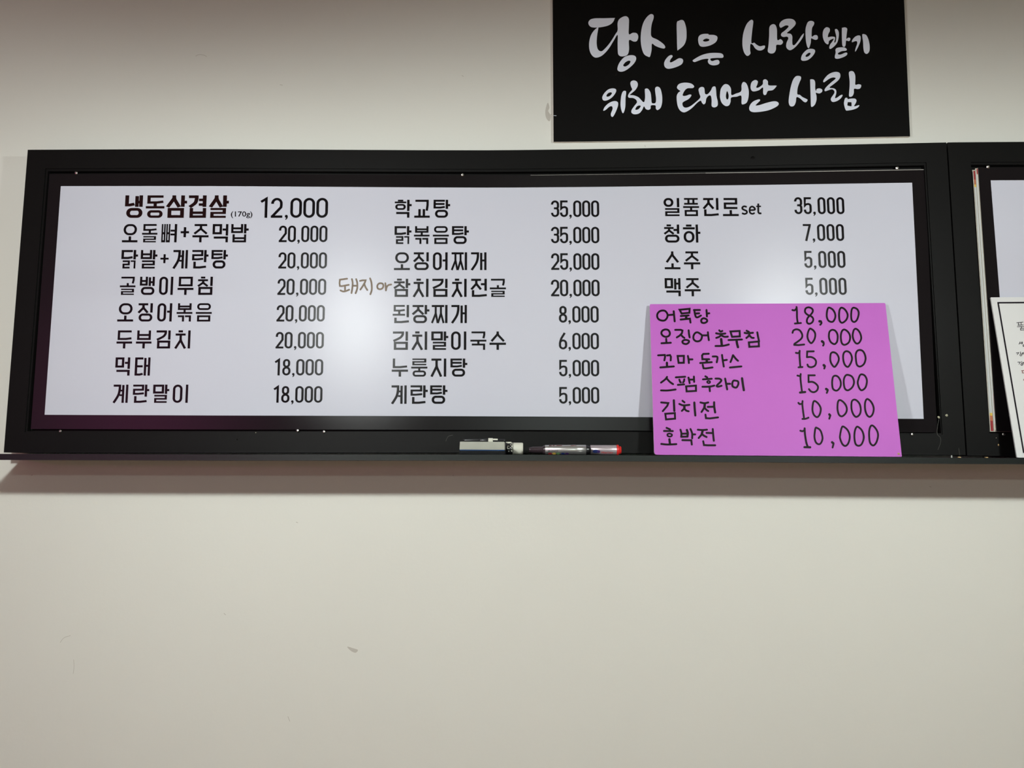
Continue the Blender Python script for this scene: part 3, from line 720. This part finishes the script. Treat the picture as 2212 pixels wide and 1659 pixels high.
wc, CP = leaning('notice_card', (2140,642.3), (2440,640), (2478,992), (2197,988.3), -0.098, -0.0505, 0.0025, 'card', 'card',
    'white card with thin black border leaning on the ledge at the right edge', 'card', (1, 1, 1, 2))
pen = Pen(CP, .0003)
pen.stroke([(2156,654),(2211.3,977),(2467,981),(2425,652)], 3.2, True); pen.build('border_line', 'cardink', wc)
pen = Pen(CP, .0003); pen3 = Pen(CP, .0003)
for t_ in ('335,250 460,238 | 370,250 375,295 | 420,248 422,290 | 355,300 465,292 | 345,330 479,322 | 430,330 430,355 | s410,362 485,358 485,392 412,396z',
    '400,630 395,650 380,675 | 400,648 412,662 | 430,632 430,672 | 447,632 447,672 | 430,650 447,650 | 465,690 485,695 480,720 460,715z',
    's325,850 375,845 345,885 | 410,830 412,862 | 415,870 440,885 420,912 398,895z | 440,852 478,843 | 462,850 445,875 | 460,860 480,878',
    's355,1035 405,1035 380,1075 | 432,1020 440,1062 | 435,1065 455,1082 435,1100 415,1085z | 455,1045 482,1036 | 470,1045 462,1070'):
    pen = Pen(CP, .0003); hand(pen, (2160,670), 9.21, 1.3, t_); pen.build('written_line', 'cardink', wc)
hand(pen3, (2160,670), 9.21, 1.5, 's430,1205 485,1200 | s448,1207 446,1248 485,1250 | 474,1375 471,1395'); pen3.build('red_line', 'cardred', wc)

# ================================================================== black calligraphy sign
SP = vplane(-0.0065)
sg = thing('calligraphy_sign', tuple(WALL.hit(1580, 301)), 'black sign with pale grey brush lettering on the wall above the price board', 'sign')
strip_slab(hedge((1193.3,-60), (1950.3,-60), 12), hedge((1195.8,306.3), (1965.9,294.5), 12), 0.0063, SP, 'panel', 'sign', sg, edge='signedge')
I_, J_, K_, L_ = ((1240,0),5.821), ((1580,0),6.506), ((1280,150),5.267), ((1660,130),9.217)
LET = [
 (I_, ['180,295 200,250 260,231 380,229 508,226 511,232 495,270 460,305 400,330 300,346 215,340'],
      ['300,343 306,352 290,450 285,550 300,620 340,645 380,620 450,540 520,430 548,380 548,290 575,235 645,203 688,235 690,330 690,430 740,412 790,420 808,465 790,515 750,523 692,505 692,620 670,690 600,710 560,690 550,640 548,540 547,438 500,510 430,620 350,700 275,725 225,695 195,630 190,540 210,450 250,385'],
      ['545,860 570,790 630,720 700,695 760,700 782,735 760,790 700,850 640,890 590,902 555,890', '620,815 650,780 690,762 710,775 690,810 650,835 625,832']),
 (I_, ['965,177 998,190 1000,230 978,300 968,380 975,460 1050,500 1120,550 1147,590 1130,610 1080,600 1020,575 980,550 975,630 955,710 930,712 880,680 850,600 838,500 845,390 870,290 915,215'],
      ['1292,290 1318,262 1355,250 1385,270 1410,350 1415,430 1410,500 1380,570 1310,628 1298,615 1293,450'],
      ['1225,692 1240,710 1215,745 1205,775 1220,785 1270,760 1320,732 1360,740 1372,770 1350,810 1280,845 1190,865 1145,845 1132,800 1150,750 1190,705']),
 (I_, ['1560,500 1575,450 1620,428 1685,426 1697,437 1760,440 1800,460 1800,500 1770,540 1700,575 1615,588 1575,565', '1622,508 1640,492 1670,485 1700,495 1695,512 1660,523 1630,520'],
      ['1492,765 1510,745 1600,695 1700,668 1800,665 1860,675 1880,705 1865,727 1800,728 1720,735 1718,758 1740,768 1780,755 1815,755 1830,785 1810,812 1750,822 1700,805 1682,770 1688,740 1620,745 1560,765 1515,780']),
 (J_, ['275,280 303,290 305,330 290,450 280,600 320,600 350,625 400,650 450,640 472,645 465,680 420,708 370,705 330,675 300,630 268,620 262,700 268,750 240,782 210,780 175,730 155,640 158,520 180,420 220,330'],
      ['580,340 620,355 640,420 645,560 690,550 722,580 718,610 690,630 632,632 625,700 595,745 545,750 510,720 520,640 530,500 535,380']),
 (J_, ['690,390 672,355 690,310 740,275 810,262 870,275 903,315 890,360 830,420 780,465 830,475 855,510 855,570 860,628 890,630 940,570 985,500 1018,470 1005,520 960,590 900,660 840,702 800,698 770,660 775,600 800,540 780,515 730,520 698,500 705,465 750,430 800,380 795,360 760,358 720,378'],
      ['1040,430 1050,370 1075,310 1120,293 1160,310 1160,345 1135,390 1128,450 1130,515 1165,495 1200,495 1215,520 1210,550 1180,560 1145,548 1120,540 1115,600 1095,665 1078,675 1060,640 1045,560'],
      ['978,820 1000,760 1060,700 1120,685 1170,700 1172,740 1130,800 1070,845 1010,855 985,845', '1040,785 1070,752 1100,740 1112,755 1090,785 1055,800']),
 (J_, ['1345,382 1378,398 1383,435 1362,480 1357,522 1400,514 1445,518 1458,535 1448,580 1445,598 1462,592 1470,560 1473,510 1458,445 1455,415 1480,408 1505,440 1510,490 1500,560 1480,610 1440,655 1395,687 1375,675 1385,630 1420,580 1438,545 1400,555 1370,580 1365,615 1345,622 1310,590 1287,530 1283,470 1295,420 1320,390'],
      ['1552,410 1565,390 1600,385 1627,405 1622,460 1615,545 1640,530 1668,535 1670,560 1650,578 1612,572 1605,630 1590,658 1565,650 1555,600'],
      ['1620,690 1610,712 1550,720 1500,745 1502,765 1540,765 1600,740 1627,745 1620,775 1570,805 1500,825 1460,820 1453,790 1465,740 1462,700 1480,675 1530,665 1590,668']),
 (J_, ['1692,590 1700,560 1740,515 1790,497 1815,515 1812,580 1785,650 1750,715 1738,722 1745,680 1768,610 1760,580 1735,580 1705,592'],
      ['1838,490 1865,480 1900,500 1930,570 1943,650 1938,720 1905,757 1870,740 1855,680 1850,590']),
 (K_, ['110,320 130,275 175,230 225,215 265,225 265,260 225,315 170,350 125,353', '158,295 180,268 210,260 220,275 195,303 165,310'],
      ['122,468 140,425 190,380 245,360 285,370 290,410 265,480 235,535 215,535 208,505 228,450 220,420 190,425 150,460'],
      ['360,243 382,255 375,330 372,430 350,497 330,470 318,400 325,310 340,260']),
 (K_, ['430,160 440,135 470,125 505,140 515,180 490,230 440,275 425,290 470,295 520,315 550,345 575,370 590,365 598,310 595,240 600,220 630,220 658,260 668,320 675,380 715,380 722,330 715,270 712,215 735,195 770,215 790,290 792,370 775,435 740,462 720,445 715,410 665,410 660,445 635,460 605,450 585,420 565,460 530,500 480,510 445,495 445,460 480,410 505,375 495,345 460,325 415,322 403,300 420,265 450,230 440,200', '487,450 505,420 535,410 548,420 525,450 495,460']),
 (K_, ['960,205 985,165 1050,150 1120,160 1155,190 1140,212 1080,215 1045,245 1025,295 1060,300 1105,285 1125,295 1095,335 1040,365 1022,385 1030,420 1060,435 1110,420 1170,375 1225,320 1215,275 1207,225 1235,200 1270,210 1280,275 1310,280 1345,240 1365,200 1395,195 1405,230 1410,300 1425,370 1420,415 1385,432 1355,415 1355,350 1345,300 1320,300 1295,330 1285,380 1265,397 1245,380 1230,355 1190,380 1130,440 1070,480 1030,487 990,460 965,400 957,310 975,265 1000,245 980,232']),
 (K_, ['1450,290 1460,220 1500,170 1545,175 1575,220 1580,290 1630,275 1690,248 1695,180 1715,143 1750,160 1775,230 1775,310 1755,375 1715,397 1695,385 1692,300 1640,310 1578,320 1570,370 1550,410 1510,415 1470,380 1452,330', '1517,300 1525,255 1535,250 1548,290 1545,330 1530,342 1520,325']),
 (K_, ['1797,200 1810,145 1850,120 1880,135 1875,170 1862,205 1890,205 1935,170 1940,125 1968,112 1995,135 2003,180 2085,183 2090,195 2050,235 1995,245 1975,285 1952,290 1940,265 1938,205 1895,235 1840,250 1810,240'],
      ['1895,340 1905,355 1875,385 1855,410 1900,405 1980,380 2060,362 2105,370 2118,395 2090,425 2000,465 1880,485 1810,482 1782,450 1795,400 1835,360']),
 (L_, ['590,312 640,325 648,370 615,450 580,560 575,675 625,690 680,735 770,780 775,805 745,838 700,825 640,770 585,737 555,745 545,830 510,905 455,922 415,890 402,810 420,660 450,510 490,390 540,325'],
      ['830,420 835,385 870,380 910,395 930,450 930,560 945,615 960,575 1010,560 1065,580 1070,625 1020,662 970,655 940,650 955,710 955,800 920,890 865,930 845,900 840,750']),
 (L_, ['1090,420 1110,375 1180,295 1270,245 1360,232 1420,260 1430,330 1390,400 1300,475 1215,545 1300,560 1345,595 1350,660 1325,750 1365,745 1430,700 1465,688 1475,705 1440,760 1370,810 1290,833 1250,810 1245,760 1290,690 1315,640 1300,600 1260,580 1190,600 1130,618 1117,590 1150,535 1240,450 1330,375 1330,350 1280,345 1210,370 1110,438'],
      ['1600,260 1625,222 1670,218 1705,245 1728,310 1730,400 1730,488 1790,478 1840,490 1845,525 1820,565 1770,575 1705,570 1700,650 1675,710 1630,730 1605,715 1605,650 1615,530 1615,400'],
      ['1520,770 1540,748 1570,752 1580,775 1640,765 1720,765 1752,800 1740,850 1705,915 1750,910 1800,895 1805,915 1760,955 1680,985 1580,1002 1540,995 1515,930 1503,850', '1580,838 1615,836 1650,840 1655,880 1650,918 1610,912 1572,900 1574,870']),
]
for ent in LET:
    (org, sc) = ent[0]; pen = Pen(SP, .0004)
    for loops in ent[1:]:
        ls = [crom([(org[0]+x/sc, org[1]+y/sc) for x, y in parse(l)], True, 4) for l in loops]
        pen.fill(ls)
    pen.build('brush_letter', 'brush', sg)
pen = Pen(SP, .0004); pen.stroke([(1196,249.6),(1202,250)], .8); pen.build('scratch', 'brush', sg)

# ================================================================== things on the ledge
def px2x(px, y, py=970): return vplane(y).hit(px, py).x
# eraser
zL = ledge_z(1040)
x0, x1 = px2x(992.3, -.1275), px2x(1090.6, -.1275)
er = thing('board_eraser', ((x0+x1)/2, -.111, zL), 'small grey board eraser with blue stripe and black felt, standing on the ledge', 'eraser')
def rbox(name, x0, x1, y0, y1, z0, z1, r, m, parent, bev=2, tz=0):
    bm = bmesh.new(); v, f = box(x0, x1, y0, y1, z0, z1); vs = [bm.verts.new(p) for p in v]
    for q in f: bm.faces.new([vs[i] for i in q])
    bmesh.ops.recalc_face_normals(bm, faces=bm.faces[:])
    if tz:
        for q in vs:
            if q.co.z > (z0+z1)/2: q.co.x += tz if q.co.x < (x0+x1)/2 else -tz
    bmesh.ops.bevel(bm, geom=bm.edges[:], offset=r, segments=bev, profile=.6, affect='EDGES')
    me = bpy.data.meshes.new(name); bm.to_mesh(me); bm.free(); me.materials.append(M[m])
    for p in me.polygons: p.use_smooth = True
    o = bpy.data.objects.new(name, me); COL.objects.link(o)
    if parent: o.parent = parent; o.matrix_parent_inverse = Matrix.Translation(-parent.location)
    return o
rbox('felt_pad', x0-.0004, x1+.0004, -.1278, -.0952, zL+.0001, zL+.0068, .0012, 'felt', er)
rbox('foam_layer', x0+.0006, x1-.0006, -.1272, -.0958, zL+.0062, zL+.0082, .0004, 'blue', er)
rbox('grip', x0, x1, -.1275, -.0955, zL+.0078, zL+.0213, .0011, 'greyp', er, 3, .0006)
# slim black pen lying on the eraser
z = zL+.0213
xa, xb = px2x(1000, -.105), px2x(1092, -.105)
sp = thing('slim_pen', ((xa+xb)/2, -.105, z), 'slim black pen with a white clip lying on top of the eraser', 'pen')
r = .0026; cz = z+r+.0001
v, f = lathe([(xa, r*.55), (xa+.003, r*.9), (xa+.028, r), (xa+.029, r*1.0), (xb-.002, r*1.0), (xb, r*.7)], -.105, cz)
link('barrel', v, f, 'blackp', sp, True)
xa2 = px2x(1036, -.105); v, f = lathe([(xa2, r*1.05), (xa2+.0005, r*1.18), (xb-.018, r*1.18), (xb-.0175, r*1.05)], -.105, cz)
link('cap', v, f, 'blackp', sp, True)
rbox('clip', px2x(1054.5, -.108), px2x(1064.5, -.108), -.1087, -.105, z+.0004, cz+r*1.5, .0005, 'whitep', sp)
rbox('clip_tip', px2x(1063, -.108), px2x(1075, -.108), -.1083, -.1055, cz+.0003, cz+r*1.2, .0005, 'whitep', sp)
# small bottle lying on its side
r = .0106; cy = -.080; cz = ledge_z(1110)+r+.0001
xs = [px2x(p, cy-r) for p in (1091.8, 1093.5, 1106.5, 1108, 1127.5, 1130)]
bt = thing('small_bottle', ((xs[0]+xs[5])/2, cy, cz-r), 'small bottle with black label and cream cap lying right of the eraser', 'bottle')
v, f = lathe([(xs[0], r*.75), (xs[1], r*.93), (xs[3], r*.93)], cy, cz); link('body', v, f, 'blackp', bt, True)
v, f = lathe([(xs[2]+.0003, r*.94), (xs[3], r*1.0), (xs[4], r), (xs[4]+.001, r*.97), (xs[5], r*.88)], cy, cz); link('cap', v, f, 'whitep', bt, True)
def wrap(name, polys, r, cy, cz, m, parent, off=.00012):
    V, F = [], []
    for P in polys:
        b = len(V); V += [(x, cy-math.sqrt(max(r*r-(z-cz)**2, 1e-9))-off, z) for x, z in P]; F.append(tuple(range(b, b+len(P))))
    return link(name, V, F, m, parent)
def hz(px, py, cy, r): # photo pixel -> point on cylinder front (x,z)
    p = vplane(cy-r*.95).hit(px, py); return (p.x, p.z)
def quad(a, b, c, d, n=4): return [hz(a, b, cy, r), hz(c, b, cy, r), hz(c, d, cy, r), hz(a, d, cy, r)]
wrap('label_print', [quad(1092.5,954.2,1104,956), quad(1096,956,1104,957.5), quad(1095.5,963,1100,964.2), quad(1095.8,968.3,1101,969.8), quad(1095.3,965,1096.8,969), quad(1102,959,1103.6,962), quad(1104.8,955,1106.2,960),
   quad(1104.5,962,1106.6,965.5), quad(1104.5,967,1106.2,970), quad(1104,972,1106.5,976), quad(1098,973.5,1100,976)], r*.93+.0003, cy, cz, 'whitep', bt)
wrap('barcode', [quad(1107.6+(k % 2)*.4, 957+k*2.6, 1109.6, 958.1+k*2.6) for k in range(8)], r, cy, cz, 'cardink', bt)
# front marker
r = .0086; cy = -.105; cz = ledge_z(1220)+r+.0001; X = lambda p: px2x(p, cy-r)
m1 = thing('board_marker', (X(1205), cy, cz-r), 'silver board marker with a smoky black cap, nearest the eraser', 'marker')
v, f = lathe([(X(1142.5), r*.42), (X(1144), r*.5), (X(1148), r*.52), (X(1149), r*.62), (X(1172), r*.66), (X(1174.5), r*.9), (X(1178), r*.9)], cy, cz)
link('cap', v, f, 'smoke', m1, True)
v, f = lathe([(X(1177), r*.86), (X(1178), r*.93), (X(1240), r*1.0), (X(1266), r*1.03), (X(1266.6), r*.9)], cy, cz+.0002)
link('barrel', v, f, 'silver', m1, True)
v, f = lathe([(X(1266), r*.96), (X(1268), r*.98), (X(1272), r*.8), (X(1276), r*.72), (X(1277), r*.5)], cy, cz)
link('end_plug', v, f, 'blackp', m1, True)
R_ = r*.975
def wtext(name, body, bx, r, cy, cz, m, parent):
    pts, fs = small_text(None, body, *bx)
    V = []
    for x, y in pts:
        a, z_ = hz(x, y, cy, r); V.append((a, cy-math.sqrt(max(r*r-(z_-cz)**2, 1e-9))-.00025, z_))
    return link(name, V, fs, m, parent)
wtext('printed_name', 'monami', (1184.5,972.2,1205,975.6), r*1.0, cy, cz, 'cardink', m1)
def disc(px, py, rx, ry, n=12): return [hz(px+rx*math.cos(6.2832*k/n), py+ry*math.sin(6.2832*k/n), cy, r) for k in range(n)]
for px_, m_ in ((1188,'red'),(1197,'yellow'),(1205.5,'green'),(1216,'bluep'),(1225,'purple')):
    wrap('logo_dot', [disc(px_, 980, 4.2, 2.0)], r*1.0, cy, cz, m_, m1, .0004)
wrap('printed_strip', [[hz(a, 961.8, cy, r), hz(b, 961.4, cy, r), hz(b, 962.6, cy, r), hz(a, 963, cy, r)] for a, b in ((1186,1192),(1194,1198),(1202,1214),(1233,1246),(1248,1258))], r*1.0, cy, cz, 'cardred', m1, .0004)
# rear marker with the red end
r = .0085; cy = -.080; cz = ledge_z(1300)+r+.0009; X = lambda p: px2x(p, cy-r)
m2 = thing('board_marker', (X(1290), cy, cz-r), 'pinkish silver board marker with a bright red end plug behind the first', 'marker')
v, f = lathe([(X(1190), r*.5), (X(1196), r*.6), (X(1225), r*.7), (X(1228), r*.98), (X(1276), r*.98)], cy, cz); link('cap', v, f, 'blackp', m2, True)
v, f = lathe([(X(1275), r*.9), (X(1276), r*1.0), (X(1332), r*1.02), (X(1333.5), r*.95)], cy, cz); link('barrel', v, f, 'silverb', m2, True)
v, f = lathe([(X(1332.5), r*.95), (X(1333), r*1.08), (X(1337), r*1.08), (X(1338), r*.8), (X(1341.5), r*.78), (X(1343), r*.62)], cy, cz); link('end_plug', v, f, 'redp', m2, True)
wrap('logo_dot', [disc(1287, 975, 7, 3.6)], r, cy, cz, 'bluep', m2, .0004); wrap('logo_dot', [disc(1293, 975.5, 3.2, 3.2)], r, cy, cz, 'purple', m2, .0006)
wtext('printed_name', 'Marker', (1299.5,975.5,1325,979.5), r, cy, cz, 'redp', m2)

# ================================================================== marks on the wall
WP = vplane(0); pen = Pen(WP, .0002)
for q, wd in (([(423,121),(430,118),(440,119),(446,122)], 1.0), ([(130,1388),(138,1378),(152,1373)], 1.0), ([(158,1455),(160,1440),(159,1425)], .9),
              ([(484,1325),(487,1328)], 1.4), ([(622,1548),(626,1558)], 1.2), ([(605,183),(610,184)], 1.2), ([(998,163),(1001,165)], 1.2), ([(640,1128),(643,1129)], 1.5), ([(1192,247),(1184,249)], 1.0),
              ([(68,1027),(70,1026)], 1.4), ([(978,1027),(980,1027)], 1.3), ([(2008,1051),(2011,1052)], 1.4), ([(1393,314),(1394,317)], 1.2)):
    pen = Pen(WP, .0002); pen.stroke(crom(q, False), wd, cap='round'); pen.build('scuff', 'scuff', bpy.data.objects['wall_back'])
pen = Pen(WP, .0002)
pen.fill([crom([(1183,222),(1187,232),(1184,240),(1190,250),(1187,262),(1180,255),(1178,240)], True)])
pen.build('paint_patch', 'scuff', bpy.data.objects['wall_back']); pen = Pen(WP, .0002)
pen.fill([crom([(750,1397),(762,1400),(773,1404),(768,1410),(758,1406)], True)])
pen.build('paint_patch', 'scuff', bpy.data.objects['wall_back'])
